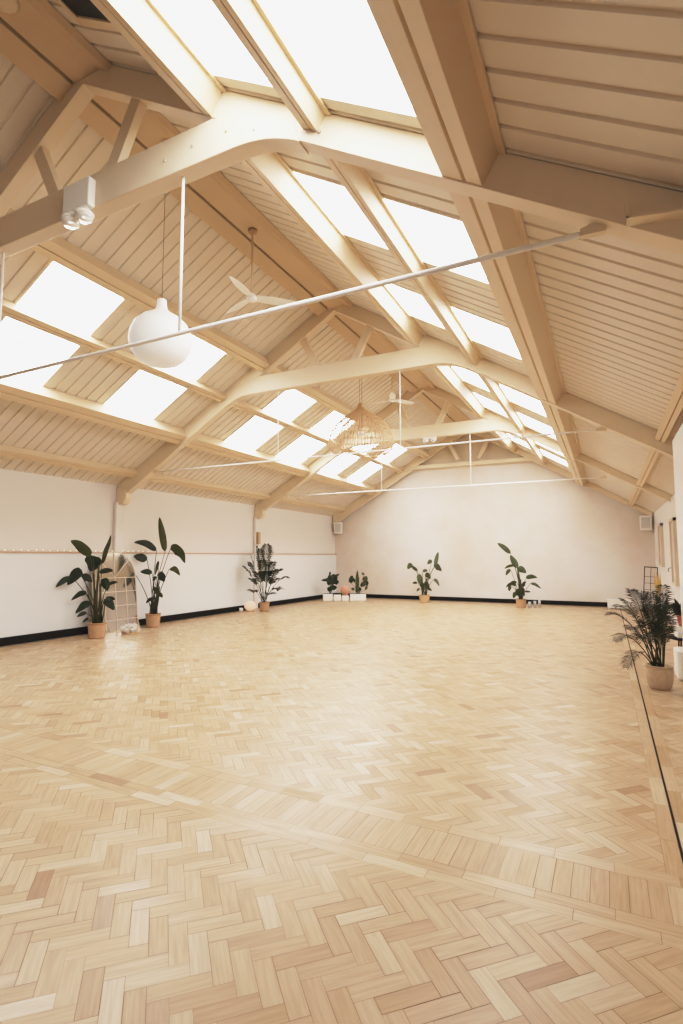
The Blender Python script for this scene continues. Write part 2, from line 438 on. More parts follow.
for bn, ya, yb in BAYS:
    t = thing('ridge_beam', 'broad tan boxed ridge beam %s' % bn, 'ridge beam', (XM, ya, 0), 0, 'ridge beams')
    a = MB().box((XM-.105, ya, 5.715), (XM+.27, yb, 5.745)).build('soffit_panel', M['ridge'], t, .003)
    l = MB().prism([(XM-.135, 5.705), (XM-.135, 5.81), (XM-.30, 5.72), (XM-.30, 5.615)], ya, yb).build('side_rail', M['ridge'], t, .003)
    r = MB().prism([(XM+.275, 5.735), (XM+.33, 5.690), (XM+.375, 5.668), (XM+.275, 5.735)][:3], ya, yb)
    r = MB().prism([(XM+.20, 5.716), (XM+.20, 5.765), (XM+.375, 5.680), (XM+.33, 5.64)], ya, yb).build('side_rail', M['ridge'], t, .003)
    gp = MB().box((XM-.14, ya, 5.745), (XM-.10, yb, 5.75)).build('gap_shade_strip', M['dark'], t)  # dark strip over the gap, painting the shade inside it
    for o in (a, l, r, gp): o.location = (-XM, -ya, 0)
# roof vent and rose in the nearest bay
vt = thing('roof_vent', 'roof vent with painted dark panel and tan rim beside the ridge at the top', 'vent', (0, 0, 0))
def slope_box(sg, s0, s1, y0, y1, d0, d1):
    vs = [(xs(sg, s), y, zsheet(sg, s)+d) for d in (d0, d1) for s, y in ((s0, y0), (s1, y0), (s1, y1), (s0, y1))]
    return vs, [(0,3,2,1),(4,5,6,7),(0,1,5,4),(1,2,6,5),(2,3,7,6),(3,0,4,7)]
MB().add(*slope_box(1, .58, 1.02, 1.2, 2.40, -.012, 0.0)).build('dark_panel', M['dark'], vt)  # dark panel on unbroken sheeting, stands for the shade in a hole
rim = MB()
for a in ((.54, .60, 1.16, 2.46), (1.0, 1.06, 1.16, 2.46), (.6, 1.0, 2.38, 2.46)): rim.add(*slope_box(1, *a, -.03, .0))
rim.build('rim', M['purlin'], vt, .004)
tag(MB().lathe([(.001, -.02), (.09, -.02), (.115, 0), (.09, 0), (.001, 0)], 32, (-3.95, 2.15, 5.714)).build('ceiling_rose', M['steel']), 'round tan ceiling rose on the ridge beam in the top left corner', 'ceiling rose')

# ------------------------------------------------------------------ lamps and fans
def emergency(name, label, loc, w, h, d, m=M['white']):
    t = thing(name, label, 'emergency light', loc)
    MB().box((-w/2, -d, 0), (w/2, 0, h)).build('housing', m, t, .012)
    for sg in (-1, 1):
        lp = MB().lathe([(.001, .055), (.045, .050), (.066, .02), (.074, -.02), (.062, -.05), (.001, -.06)], 20, (sg*w*.25, -d*.6, -.055))
        l = lp.build('spot_lamp', M['glass'], t)
        MB().lathe([(.073, -.012), (.078, -.008), (.078, .006), (.073, .01)], 20, (sg*w*.25, -d*.6, -.055)).build('rim', m, l)
    return t
emergency('emergency_light', 'white twin-spot emergency light on the nearest collar beam', (-3.925, FR[0]-.008, 4.43), .33, .25, .07)
e2 = thing('emergency_light', 'small white twin spotlight under the third collar beam', 'emergency light', (-3.85, FR[2]+.06, 4.445))
MB().box((-.16, -.05, -.03), (.16, .05, .005)).build('housing', M['white'], e2, .008)
for sg in (-1, 1): MB().ball((sg*.1, -.02, -.07), .055).build('spot_lamp', M['glass'], e2)

pd = thing('pendant_lamp', 'round white gourd-shaped pendant lamp with short neck', 'pendant lamp', (-3.87, 3.754, 3.371))
prof = [(.001, .0), (.10, .006), (.18, .035), (.245, .09), (.288, .165), (.303, .25), (.292, .33), (.255, .41), (.19, .475), (.115, .52), (.068, .555), (.052, .59), (.047, .64), (.045, .668), (.03, .675), (.001, .676)]
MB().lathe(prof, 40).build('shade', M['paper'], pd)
MB().tube([(0,0,.67), (0,0,5.712-3.371)], .0035, 6).build('cord', M['cord'], pd)
MB().lathe([(.001, 2.345), (.04, 2.345), (.045, 2.31), (.001, 2.305)], 20).build('ceiling_cup', M['steel'], pd)

wk = thing('wicker_pendant', 'large open-weave bamboo onion-shaped pendant lamp', 'pendant lamp', (-4.15, 9.163, 3.44))
wp = [(.05, 1.0), (.06, .95), (.10, .89), (.17, .83), (.28, .75), (.40, .66), (.51, .55), (.58, .44), (.62, .32), (.625, .2), (.59, .1), (.52, .03), (.42, -.01)]
ws = MB()
for k in range(60):
    a0 = 2*PI*k/60
    for tw in (0.0,):
        ws.tube([(r*math.cos(a0+tw*i), r*math.sin(a0+tw*i), z) for i, (r, z) in enumerate(wp)], .006, 4, False)
for r, z in wp: ws.tube([(r*math.cos(a), r*math.sin(a), z) for a in [2*PI*k/40 for k in range(41)]], .006, 4, False)
ws.build('shade', M['bamboo'], wk)
inner = MB()
for k in range(26):
    a0 = 2*PI*k/26
    inner.tube([(r*.72*math.cos(a0), r*.72*math.sin(a0), .06+z*.86) for r, z in wp[3:]], .006, 4, False)
inner.build('inner_basket', M['bamboo'], wk)
MB().ball((0, 0, .42), .06, 8).build('bulb', M['white'], wk)
MB().tube([(.02,0,.48), (.015,0,5.712-3.44)], .005, 6).build('cord', M['cord'], wk)
MB().tube([(-.03,0,1.02), (-.03,0,5.712-3.44)], .004, 6).build('cord', M['cord'], wk)
MB().lathe([(.001, 2.275), (.06, 2.275), (.06, 2.25), (.001, 2.245)], 20).build('ceiling_cup', M['steel'], wk)

def make_fan(label, x, y, z, ang):
    t = thing('ceiling_fan', label, 'ceiling fan', (x, y, z), ang, 'ceiling fans')
    MB().lathe([(.001, .06), (.03, .06), (.055, .04), (.07, 0), (.06, -.035), (.03, -.05), (.001, -.052)], 24).build('motor', M['white'], t)
    MB().tube([(0,0,.05), (0,0,5.712-z)], .012, 8).build('downrod', M['steel'], t)
    MB().lathe([(.012, 5.66-z), (.05, 5.67-z), (.06, 5.714-z), (.001, 5.714-z)], 20).build('canopy', M['tanwood'], t)
    for k in range(3):
        a = 2*PI*k/3; b = MB(); n = 8; vs = []; fs = []
        for i in range(n+1):
            u = i/n; r = .06+.50*u; w = .048+.020*math.sin(PI*min(1, u*1.15))-.02*max(0, u-.85)/.15
            for sd, tz in ((-1, .016), (1, -.016)):
                for dz in (.003, -.003):
                    vs.append((r*math.cos(a)-sd*w*math.sin(a), r*math.sin(a)+sd*w*math.cos(a), tz+dz-.012*u))
        for i in range(n):
            o = 4*i
            for p, q in ((0, 2), (2, 3), (3, 1), (1, 0)): fs.append((o+p, o+q, o+4+q, o+4+p))
        fs += [(0, 1, 3, 2), (4*n, 4*n+2, 4*n+3, 4*n+1)]
        b.add(vs, fs).build('blade', M['white'], t)
    return t
make_fan('white three-blade ceiling fan hanging before the second truss', -3.955, 5.346, 4.80, math.radians(41))
make_fan('distant white three-blade ceiling fan behind the woven pendant', -4.14, 10.82, 4.96, math.radians(52))

def speaker(label, x, y, z, rz, px):
    t = thing('wall_speaker', label, 'speaker', (x, y, z), rz)
    MB().box((-.15, -.09, 0), (.15, .09, .42)).build('cabinet', M['white'], t, .02)
    MB().box((-.115, -.096, .05), (.115, -.088, .37)).build('grille', M['grey'], t, .01)
    MB().box((-.03, .08, .12), (.03, px, .28)).build('wall_bracket', M['white'], t)
speaker('white wall speaker high in the left end corner', -8.86, 17.48, 2.33, math.radians(14), .21)
speaker('white wall speaker high in the right end corner', 1.035, 17.50, 2.24, math.radians(-8), .17)

# fairy lights along the rail
sl = thing('string_lights', 'string of tiny warm fairy lights lying along the left wall rail', 'string lights', (XL+.045, 5.0, 1.582))
pts = []; rb = random.Random(5)
y = -.6
while y < 3.6: pts.append((.0+rb.uniform(-.012, .012), y, rb.uniform(.004, .018))); y += .045
MB().tube(pts, .002, 4, False).build('wire', M['cord'], sl)
for p in pts[::3]: MB().ball((p[0], p[1], p[2]+.010), .0085, 5).build('bulb', M['bulb'], sl)

sc = thing('wall_sconce', 'small tan box sconce on the far left column above the palm', 'sconce', (XL+.09, FR[2]+.02, 1.86))
MB().box((0, -.05, 0), (.09, .05, .33)).build('shade', M['tanwood'], sc, .008)
MB().box((-.0, -.06, -.012), (.10, .06, 0)).build('base_plate', M['rail'], sc)

# ------------------------------------------------------------------ plants
YAW = 0.4628
RV = Vector((math.cos(YAW), math.sin(YAW), 0)); TV = Vector((math.sin(YAW), -math.cos(YAW), 0))   # sideways and towards the room's front
def pot(t, r, h, m, taper=.82, belly=0.0):
    p = [(r*taper*.2, 0), (r*taper, 0)]
    for i in range(1, 9):
        u = i/8; p.append((r*(taper+(1-taper)*u)+belly*math.sin(PI*u), h*u))
    rt = p[-1][0]
    p += [(rt+.006, h), (rt+.006, h+.012), (rt-.012, h+.012), (rt-.016, h-.05)]
    MB().lathe(p, 28).build('pot', m, t)
    MB().lathe([(.001, h-.022), (rt-.012, h-.026)], 24).build('soil', M['soil'], t)
def blade_mesh(b, tip, width, arch, side_d, fold=.25, n=12):
    b = Vector(b); tip = Vector(tip); ax = tip-b; L = ax.length
    mid = (b+tip)/2+Vector((0, 0, arch*L))
    mb = MB(); vs = []; fs = []
    inpl = ax.cross(TV)
    if inpl.length < 1e-4: inpl = Vector((0,0,1))
    inpl.normalize()
    for i in range(n+1):
        u = i/n; c = b*(1-u)**2+mid*2*u*(1-u)+tip*u*u
        tg = ((mid-b)*(1-u)+(tip-mid)*u).normalized()
        sd = (inpl+TV*side_d); sd = (sd-tg*sd.dot(tg)).normalized(); nrm = tg.cross(sd)
        w = width*.5*(math.sin(PI*min(1, u**.72))**.62)*(1.0 if u < .97 else .5)+.002
        wav = .06*width*math.sin(u*11)
        for k in (-1, -.5, 0, .5, 1):
            vs.append(c+sd*w*k+nrm*(abs(k)*fold*w+wav*(abs(k) == 1)))
    for i in range(n):
        for k in range(4): fs.append((i*5+k, i*5+k+1, (i+1)*5+k+1, (i+1)*5+k))
    return mb.add(vs, fs, True)
def leafy(name, label, loc, ppm, ref, potspec, leaves, stems, lm, xmin=-9e9, seed=1, group=None):
    t = thing(name, label, 'potted plant', loc, 0, group)
    pot(t, *potspec); h = potspec[1]; r = potspec[0]
    rr = random.Random(seed); base = Vector(loc)
    def P(px, py, d):
        q = RV*((px-ref[0])/ppm)+TV*d+Vector((0, 0, (ref[1]-py)/ppm))
        ex = xmin-(base.x+q.x)
        if ex > 0: q = q+TV*(ex/TV.x)
        return q
    for (x0, y0, x1, y1, wpx) in stems:
        a = P(x0, y0, rr.uniform(-.03, .03)); b = P(x1, y1, rr.uniform(-.06, .06)); a.z = min(a.z, h-.02)
        m = (a+b)/2+RV*rr.uniform(-.02, .02)
        MB().tube([a, m, b], [wpx/ppm/2, wpx/ppm/2.3, wpx/ppm/3], 8).build('stem', M['stem'], t)
    for i, lf in enumerate(leaves):
        x0, y0, x1, y1, w = lf[:5]; arch = lf[5] if len(lf) > 5 else .06; mk = lf[6] if len(lf) > 6 else lm
        d0 = rr.uniform(-.10, .12); d1 = d0+rr.uniform(-.08, .14)
        b = P(x0, y0, d0); tip = P(x1, y1, d1)
        l = blade_mesh(b, tip, w/ppm*1.0, arch+.07, rr.uniform(-.5, .5)).build('leaf', M[mk], t)
        a = Vector((rr.uniform(-.4, .4)*r, rr.uniform(-.4, .4)*r, h-.03))
        m = a*.45+b*.55; m.x = a.x*.72+b.x*.28; m.y = a.y*.72+b.y*.28
        pt = [a*(1-u)**2+m*2*u*(1-u)+b*u*u for u in [k/7 for k in range(8)]]
        MB().tube(pt, [.011, .010, .009, .008, .0075, .007, .0065, .006], 6).build('petiole', M['stem'], t)
    return t

O = 'leaf_olive'
leafy('bird_of_paradise', 'dark broad-leaved plant in terracotta pot at left of the arched mirror', (-8.46, 6.86, 0), 53.6, (97, 638), (.158, .27, M['terra'], .84),
 [(91,558,74.4,542.3,10,.05,O), (88,557,85,573,17,.0), (82,571,70,586,10.5,.16), (69,578,60.5,588,6,.12), (97.5,566,109.3,536.5,5.5,-.02,O), (98.5,574,115,572,5,.08),
  (99,580,107,592,8.5,.12), (106,586,119,583,3,.03), (82,577,96,583,7,.1), (87,594,73,601,5.5,.28), (88,604,77,614,8,.28), (89,613,82,616.5,4,.2), (89,619,83,623,3,.2),
  (104,600,113,611,8,.12), (103,601,115,600,5,.05), (98,606,101,616,5,.1)],
 [(97,626,98,566,2.6), (99,626,99.5,585,2.2), (94.5,626,91,570,1.6), (96,626,94,590,1.8), (101,626,104,604,1.4)], 'leaf', -8.98, 2)
leafy('bird_of_paradise', 'tall olive-leaved plant in terracotta pot at right of the arched mirror', (-8.68, 8.43, 0), 46.5, (152, 628), (.158, .275, M['terra'], .80),
 [(162.7,554,157.9,519.6,6.5,-.03,O), (153.8,553,133,545,7,.26), (168.5,551.5,185,565,10.5,.38,O), (145,562,133,558.5,8.5,.10), (166,571,178.5,577.5,5.5,.36,O), (150,575,139.5,574,5.5,.14),
  (157,576,166,583,8.5,.15), (152,589,153.5,597,6.5,.0), (156.5,595,161.5,599,4.5,.15,O), (150.5,600.5,144.5,605,3.2,.3), (133,573,129.5,576,3.6,.1), (153,578,151,583,4,.1), (157.5,563,154,577,2.6,.0,O)],
 [(153,616,156.5,580,1.8), (154.5,616,158,588,1.6), (151.5,616,152,597,1.4)], 'leaf', -8.99, 5)
leafy('bird_of_paradise', 'small sparse-leaved plant in pale pot on the left of the end wall', (-5.35, 16.75, 0), 30.8, (423.5, 604), (.185, .24, M['bamboo'], .72),
 [(434,567,437.5,553.5,4,.0,'leaf_pale'), (433.5,568.5,441,573,7,.45,O), (432,562,427.5,566,4,.1,'leaf_pale'), (417,573,410,567.5,3.6,.05,'leaf_pale'), (411.5,565.5,406.8,571,5,.2,O), (418.5,575.5,418.5,586,5.5,.0,O),
  (424,575.5,429,580.5,5,.18,O), (432.5,581,437.5,587.5,3.2,.35,'leaf_pale'), (417,584.5,411.5,585,2.4,.1), (421.5,573,426,572,3,.1,'leaf_pale'), (424,583,428,592,4.5,.1,O), (420,584,423,593,4.5,.1), (427.5,590,431,592.5,2.4,.1), (419,590,416,593,2.2,.1)],
 [(422,595,421,580,2), (425,595,426,580,2)], O, -9e9, 8)
leafy('bird_of_paradise', 'tall leaning plant in terracotta pot on the right of the end wall', (-2.31, 16.45, 0), 34.0, (520, 608), (.15, .235, M['terra'], .84),
 [(511.5,554.5,497.8,544,5,.06,'leaf_pale'), (517.5,569,511.3,556,6,.0,'leaf_pale'), (513,566.5,501.5,569.5,2.8,.12,O), (511,570,506,576.5,3.6,.15,O), (519,569,526.8,574,6.4,.12,'leaf_pale'), (525,579,536,578.5,4.4,.2,O),
  (528.5,584,537,589,3.2,.22,O), (522.5,588,526,582.5,4.5,.05,O), (515.5,583,504,588,3.6,.12,O), (510.5,586,507.5,592,3.6,.1,O), (512,582,515.5,587,5.4,.05,O), (524.5,592.5,528.5,592.5,2,.05), (517,590,520,598,5,.05), (521,588,524,597,5,.05,O), (516,593,513,599,4,.1)],
 [(519,600,517.5,568,2.6), (521,600,520,580,2)], O, -9e9, 11)

def frond(t, a, tip, arch, width, m, rr, n=24, lw=.0085, u0=.26):
    a = Vector(a); tip = Vector(tip); L = (tip-a).length
    mid = a*.38+tip*.62+Vector((0, 0, arch*L))
    mb = MB(); pts = []
    for i in range(13):
        u = i/12; pts.append(a*(1-u)**2+mid*2*u*(1-u)+tip*u*u)
    mb.tube(pts, [.0075*(1-.75*i/12) for i in range(13)], 5)
    for i in range(n):
        u = u0+(1-u0)*(i+.5)/n
        c = a*(1-u)**2+mid*2*u*(1-u)+tip*u*u
        tg = ((mid-a)*(1-u)+(tip-mid)*u).normalized()
        sd = tg.cross(Vector((0,0,1))); sd = sd.normalized() if sd.length > .05 else RV.copy()
        up = sd.cross(tg)
        ll = width*(math.sin(PI*min(1, .14+.80*(u-u0)/(1-u0)))**.8)*rr.uniform(.85, 1.1)
        for s in (-1, 1):
            d = (sd*s*.80+tg*.62+up*rr.uniform(.0, .22)).normalized()
            e = c+d*ll+Vector((0,0,-.22*ll)); mm = c+d*ll*.5+Vector((0,0,.02*ll))
            w = tg*lw
            mb.add([c-w*.4, c+w*.4, mm+w, mm-w, e], [(0,1,2,3), (3,2,4)])
    return mb.build('frond', m, t)
def palm(label, loc, ppm, ref, potspec, fr, stems, width, mats, xlim, seed, lw=.0085, u0=.3, nl=22):
    t = thing('potted_palm', label, 'potted plant', loc); pot(t, *potspec); h = potspec[1]
    rr = random.Random(seed); base = Vector(loc)
    def P(px, py, d):
        q = RV*((px-ref[0])/ppm)+TV*d+Vector((0, 0, (ref[1]-py)/ppm)); x = base.x+q.x
        if x < xlim[0]: q = q+TV*((xlim[0]-x)/TV.x)
        if x > xlim[1]: q = q-TV*((x-xlim[1])/TV.x)
        return q
    for i, f in enumerate(fr):
        px, py, arch, d = f[:4]
        a = Vector((rr.uniform(-.45, .45)*potspec[0], rr.uniform(-.45, .45)*potspec[0], h-.03))
        frond(t, a, P(px, py, d), arch, width*rr.uniform(.85, 1.15), M[mats[i % len(mats)]], rr, n=nl, lw=lw, u0=u0)
    return t
pf = []
for px, py, ar, d in [(632,594,.26,.1),(613,610,.38,.15),(616,620,.42,-.1),(610,642,.50,.2),(617,666,.70,.25),(627,604,.3,.0),(646,596,.08,.2),(653,597,.06,-.1),(664,598,.1,.1),(679,591,.14,-.1),
  (680,611,.3,-.1),(675,634,.45,.1),(619,630,.42,.3),(640,608,.2,.3),(634,622,.3,.35),(657,609,.08,.3),(669,606,.15,.2),(626,638,.46,.35),(641,634,.36,.4),(650,618,.15,.35)]:
    pf.append((px, py, ar, d))
palm('large dark feathery palm in a round clay pot near the right wall', (0.485, 7.16, 0), 86.0, (661, 690), (.135, .25, M['clay'], .80, .02), pf, None, .17, ['palm', 'palm2', 'palm', 'palm2'], (-9e9, .585), 3, .0075, .34, 21)
p3 = [(250.5,553,.08,.1),(256.6,546,.04,0),(261,549,.04,.2),(266,544.5,.05,-.1),(271,546.5,.07,.1),(246,566,.2,.2),(251,562,.15,.3),(274,562,.12,.2),(280,569,.22,.3),(288,577,.36,.1),(280,588,.42,.3),
  (255,590,.42,.3),(254,578,.28,.35),(272,592,.32,.4),(276,578,.3,.35),(264,560,.06,.25),(269,571,.12,.3),(260,572,.15,.35)]
palm('slender upright palm in terracotta pot beside the glowing pink lamp', (-8.46, 12.22, 0), 35.6, (265, 609.5), (.14, .24, M['terra'], .85), p3, None, .24, ['palm2', 'palm', 'palm2'], (-8.80, 9e9), 9, .018, .52, 15)

# ------------------------------------------------------------------ arched window mirror leaning on the left wall
MWd, MH = 1.06, 1.60
mr = thing('arched_mirror', 'cream arched window-pane mirror leaning against the left wall', 'mirror', (-8.80, 7.62, 0))
mr.rotation_euler = (0, math.radians(-7.0), 0)
# local plane: y across, z up, +x towards the room
def arch_pts(w, h, n=24):
    r = w/2; zc = h-r
    return [(-r, 0), (r, 0)]+[(r*math.cos(PI*k/n), zc+r*math.sin(PI*k/n)) for k in range(n+1)]
ap = arch_pts(MWd-.03, MH-.015)
MB().add([(.0, a, b) for a, b in ap], [list(range(len(ap)))]).build('mirror_glass', M['mirror'], mr)
MB().add([(-.02, a, b) for a, b in ap], [list(range(len(ap)))[::-1]]).build('backing', M['tanwood'], mr)
fr = MB(); o_ = arch_pts(MWd, MH); pth = [(0.0, a, b+.012) for a, b in o_]; pth = pth[1:]+[pth[0]]
fr.tube([(0.0, -MWd/2, .012)]+[(0, a, b) for a, b in o_[1:]]+[(0, -MWd/2, MH-MWd/2), (0, -MWd/2, .012)], .012, 6)
fr.build('frame', M['frame'], mr)
mu = MB(); zs = MH-MWd/2
for zz in (zs, zs-.28, zs-.56, zs-.84): mu.box((-.004, -MWd/2, zz-.006), (.012, MWd/2, zz+.006))
for yy in (-MWd/4, 0, MWd/4): mu.box((-.004, yy-.006, 0), (.012, yy+.006, zs))
for a in (45, 90, 135):
    a = math.radians(a); mu.tube([(.006, 0, zs), (.006, .52*math.cos(a), zs+.52*math.sin(a))], .009, 6)
mu.build('muntins', M['frame'], mr)

fl = thing('dried_flowers', 'white fluffy dried flowers on a small tray before the arched mirror', 'flowers', (-8.38, 7.56, 0))
MB().lathe([(.001, 0), (.15, 0), (.17, .03), (.155, .03), (.001, .012)], 24).build('tray', M['bamboo'], fl)
pe = MB(); rr = random.Random(4)
for k in range(90):
    a = rr.uniform(0, 2*PI); r = .16*math.sqrt(rr.random()); c = Vector((r*math.cos(a), r*math.sin(a), .05+rr.uniform(0, .12)*(1.2-r/.2)))
    for j in range(5):
        d = Vector((rr.gauss(0,1), rr.gauss(0,1), rr.gauss(.5,.8))).normalized(); s = d.orthogonal().normalized()*.018
        pe.add([c-s*.4, c+s*.4, c+d*.04+s, c+d*.04-s, c+d*.065], [(0,1,2,3), (3,2,4)])
pe.build('petals', M['petal'], fl)
MB().tube([(.10, .08, .05), (.11, .10, .2)], [.012, .016], 8).build('bud', M['tanwood'], fl)

# lamp and tealight beside the slender palm
def salt(name, label, loc, r, m, sq, seed, cat):
    t = thing(name, label, cat, loc); rr = random.Random(seed)
    prof = [(r*.55, .02)]+[(r*math.sin(PI*(.12+.86*i/10))*1.0, .02+r*sq*(math.cos(PI*.12)-math.cos(PI*(.12+.86*i/10)))) for i in range(1, 11)]
    b = MB().lathe(prof, 26)
    b.v = [(x*(1+rr.uniform(-.03, .03)), y*(1+rr.uniform(-.03, .03)), z) for x, y, z in b.v]
    b.build('stone_shade', m, t)
    MB().lathe([(.001, 0), (r*.62, 0), (r*.62, .022), (.001, .022)], 24).build('base', M['tanwood'], t)
    return t
salt('salt_lamp', 'glowing pink round lamp on the floor at left of the slender palm', (-8.81, 12.05, 0), .165, M['salt'], .80, 3, 'lamp')
def votive(label, loc, r, h, m, group=None):
    t = thing('votive_candle', label, 'candle', loc, 0, group)
    MB().lathe([(.001, 0), (r*.9, 0), (r, h), (r-.006, h), (r*.86, .01), (.001, .01)], 16).build('holder', m, t)
    MB().lathe([(r*.85, .012), (r*.85, h*.6), (.001, h*.6)], 14).build('wax', M['petal'], t)
    return t
votive('small white candle on the floor at left of the glowing pink lamp', (-8.93, 11.80, 0), .055, .10, M['white'])
votive('clear glass candle closest to the terracotta pot by the end wall', (-2.08, 16.50, 0), .05, .17, M['glass'], 'candles by the end wall')
votive('clear glass candle in the middle of the end wall trio', (-1.95, 16.62, 0), .045, .19, M['glass'], 'candles by the end wall')
votive('clear glass candle on the outer right of the end wall trio', (-1.84, 16.80, 0), .04, .21, M['glass'], 'candles by the end wall')

# ------------------------------------------------------------------ corner group of white planters
CD = Vector((.897, .44, 0)); CN = Vector((.44, -.897, 0))
def planter(label, px, w, h, d=.26, dd=0.0):
    base = Vector((-7.93, 16.16, 0))+CD*((px-344.5)/29.5)+CN*dd
    t = thing('white_planter', label, 'planter', base, YAW, 'white corner planters')
    MB().box((-w/2, -d/2, 0), (w/2, d/2, h)).build('box', M['white'], t, .03)
    MB().box((-w/2+.02, -d/2+.02, h), (w/2-.02, d/2-.02, h+.004)).build('soil', M['soil'], t)
    return base
b1 = planter('white planter at the far left of the corner row', 327.5, .33, .24)
b2 = planter('white planter second from left in the corner row', 336.8, .25, .22)
b3 = planter('low white planter under the peach stone lamp', 344.6, .24, .19)
b4 = planter('long white planter at the right of the corner row', 357.2, .54, .24)
salt('stone_lamp', 'round peach stone lamp on the low corner planter', (b3.x, b3.y, .194), .165, M['peach'], .95, 8, 'lamp')
def bush(name, label, loc, ppm, ref, leaves, lm, seed):
    t = thing(name, label, 'plant', loc); rr = random.Random(seed)
    for lf in leaves:
        x0, y0, x1, y1, w, ar = lf[:6]
        P = lambda x, y, d: RV*((x-ref[0])/ppm)+TV*d+Vector((0, 0, (ref[1]-y)/ppm))
        d0 = rr.uniform(-.03, .10); b = P(x0, y0, d0); tip = P(x1, y1, d0+rr.uniform(-.02, .06))
        blade_mesh(b, tip, w/ppm*1.25, ar, rr.uniform(-.4, .4), n=8).build('leaf', M[lf[6] if len(lf) > 6 else lm], t)
        a = Vector((rr.uniform(-.03, .03), rr.uniform(-.03, .03), -.01)); m = Vector((a.x*.6+b.x*.4, a.y*.6+b.y*.4, b.z*.7))
        MB().tube([a*(1-u)**2+m*2*u*(1-u)+b*u*u for u in [k/6 for k in range(7)]], .006, 5).build('stem', M['stem'], t)
bush('rubber_plant', 'dark round-leaved plant in the far left corner planter', (b1.x+.06, b1.y+.03, .262), 29.5, (331, 593),
 [(333,585,334,577,5,.0), (333,582,330,575,4.5,.1), (334,580,338,575.5,5,.1), (335,583,340,582,4.5,.1), (331,582,327.5,578,4,.1), (329,580,322.5,580.5,2.2,.05), (332,574,330,573.5,3,.05), (333,589,338,587,4,.1), (332,591,328.5,587.5,4,.1), (332,584,328,582,4,.1), (335,577,340.5,574,2,.02), (334,579,335,574,4,.0), (336,586,331,590,4,.0)], 'leaf', 21)
bush('snake_plant', 'plant with one tall sword leaf and round leaves in the right corner planter', (b4.x+.02, b4.y, .262), 29.5, (355, 593),
 [(354,593,354,570,3.2,.0,'leaf_olive'), (353,593,355.5,577,2.6,.0,'leaf_olive'), (350,577,345.5,582.5,2.6,.5), (349,579,351.5,583,2.2,.5), (347,583,349.5,579.5,2.4,.1), (360,577,363.5,581,4.5,.1,'leaf_olive'), (361,582,364.5,585,4.2,.15), (359,586,362,580,3.6,.0,'leaf_olive'), (357,585,361.5,586,3,.1), (358,590,353,588,2.6,.1), (361,575,358,573,2,.1,'leaf_pale'), (351,590,348,588,2.4,.1,'leaf_pale'), (362,590,364,585,2,.1,'leaf_pale')], 'leaf', 22)

# ------------------------------------------------------------------ right side
def ywin(label, i, y0, y1, z0, z1):
    w = struct(bpy.data.objects.new('window_%d' % i, None)); C.objects.link(w)
    fr = MB()
    fr.box((XR-.06, y0, z0), (XR, y0+.06, z1)); fr.box((XR-.06, y1-.06, z0), (XR, y1, z1)); fr.box((XR-.06, y0, z1-.06), (XR, y1, z1)); fr.box((XR-.07, y0-.02, z0-.03), (XR, y1+.02, z0+.02))
    fr.build('window_frame', M['gable'], w)
    MB().box((XR-.03, y0+.05, z0), (XR-.006, y1-.05, z1-.05)).build('pane', M['winpane'], w)
ywin('', wn+1, 14.95, 15.75, 1.28, 2.30); ywin('', wn+2, 12.2, 12.95, .95, 2.26)
tr = thing('metal_trellis', 'black metal grid trellis leaning in the far right corner', 'trellis', (0.99, 16.9, 0), 0.10)
tr.rotation_euler = (0, math.radians(4), 0.30)
tb = MB()
tb2 = MB()
for xx in (-.165, .165): tb.tube([(xx, 0, 0), (xx, 0, 1.2)], .011, 6)
tb.tube([(-.165, 0, 1.2), (.165, 0, 1.2)], .015, 6); tb.tube([(-.165, 0, .02), (.165, 0, .02)], .011, 6); tb.build('frame', M['black'], tr)
tb2.tube([(0, 0, .02), (0, 0, 1.2)], .007, 6)
for zz in (.18, .38, .58, .76, .94): tb2.tube([(-.165, 0, zz), (.165, 0, zz)], .006, 6)
tb2.build('grid_bars', M['black'], tr)
wt = thing('storage_bench', 'low white bench on the floor in the far right corner', 'bench', (.23, 17.2, 0))
MB().box((-.27, -.17, .03), (.33, .17, .24)).build('body', M['white'], wt, .012)
MB().box((-.28, -.18, .24), (.34, .18, .27)).build('lid', M['white'], wt, .01)
for a in (-1, 1):
    for b in (-1, 1): MB().box((.03+a*.26-.02, b*.14-.02, 0), (.03+a*.26+.02, b*.14+.02, .03)).build('foot', M['white'], wt)
# pampas vase
pv = thing('dried_grass_vase', 'vase of yellow dried grass standing by the right wall window', 'vase', (1.06, 14.6, 0))
MB().lathe([(.001, 0), (.07, 0), (.09, .12), (.07, .30), (.04, .38), (.045, .42), (.03, .42), (.001, .1)], 20).build('vase', M['white'], pv)
rr = random.Random(2)
for k in range(6):
    tx, ty = rr.uniform(-.07, .04), rr.uniform(-.06, .06); hh = rr.uniform(.95, 1.2)
    g_ = MB().tube([(0, 0, .1), (tx*.4, ty*.4, .6), (tx, ty, hh-.3), (tx*1.3, ty*1.3, hh)], [.004, .004, .022, .004], 6); g_.build('plume', M['straw'], pv)
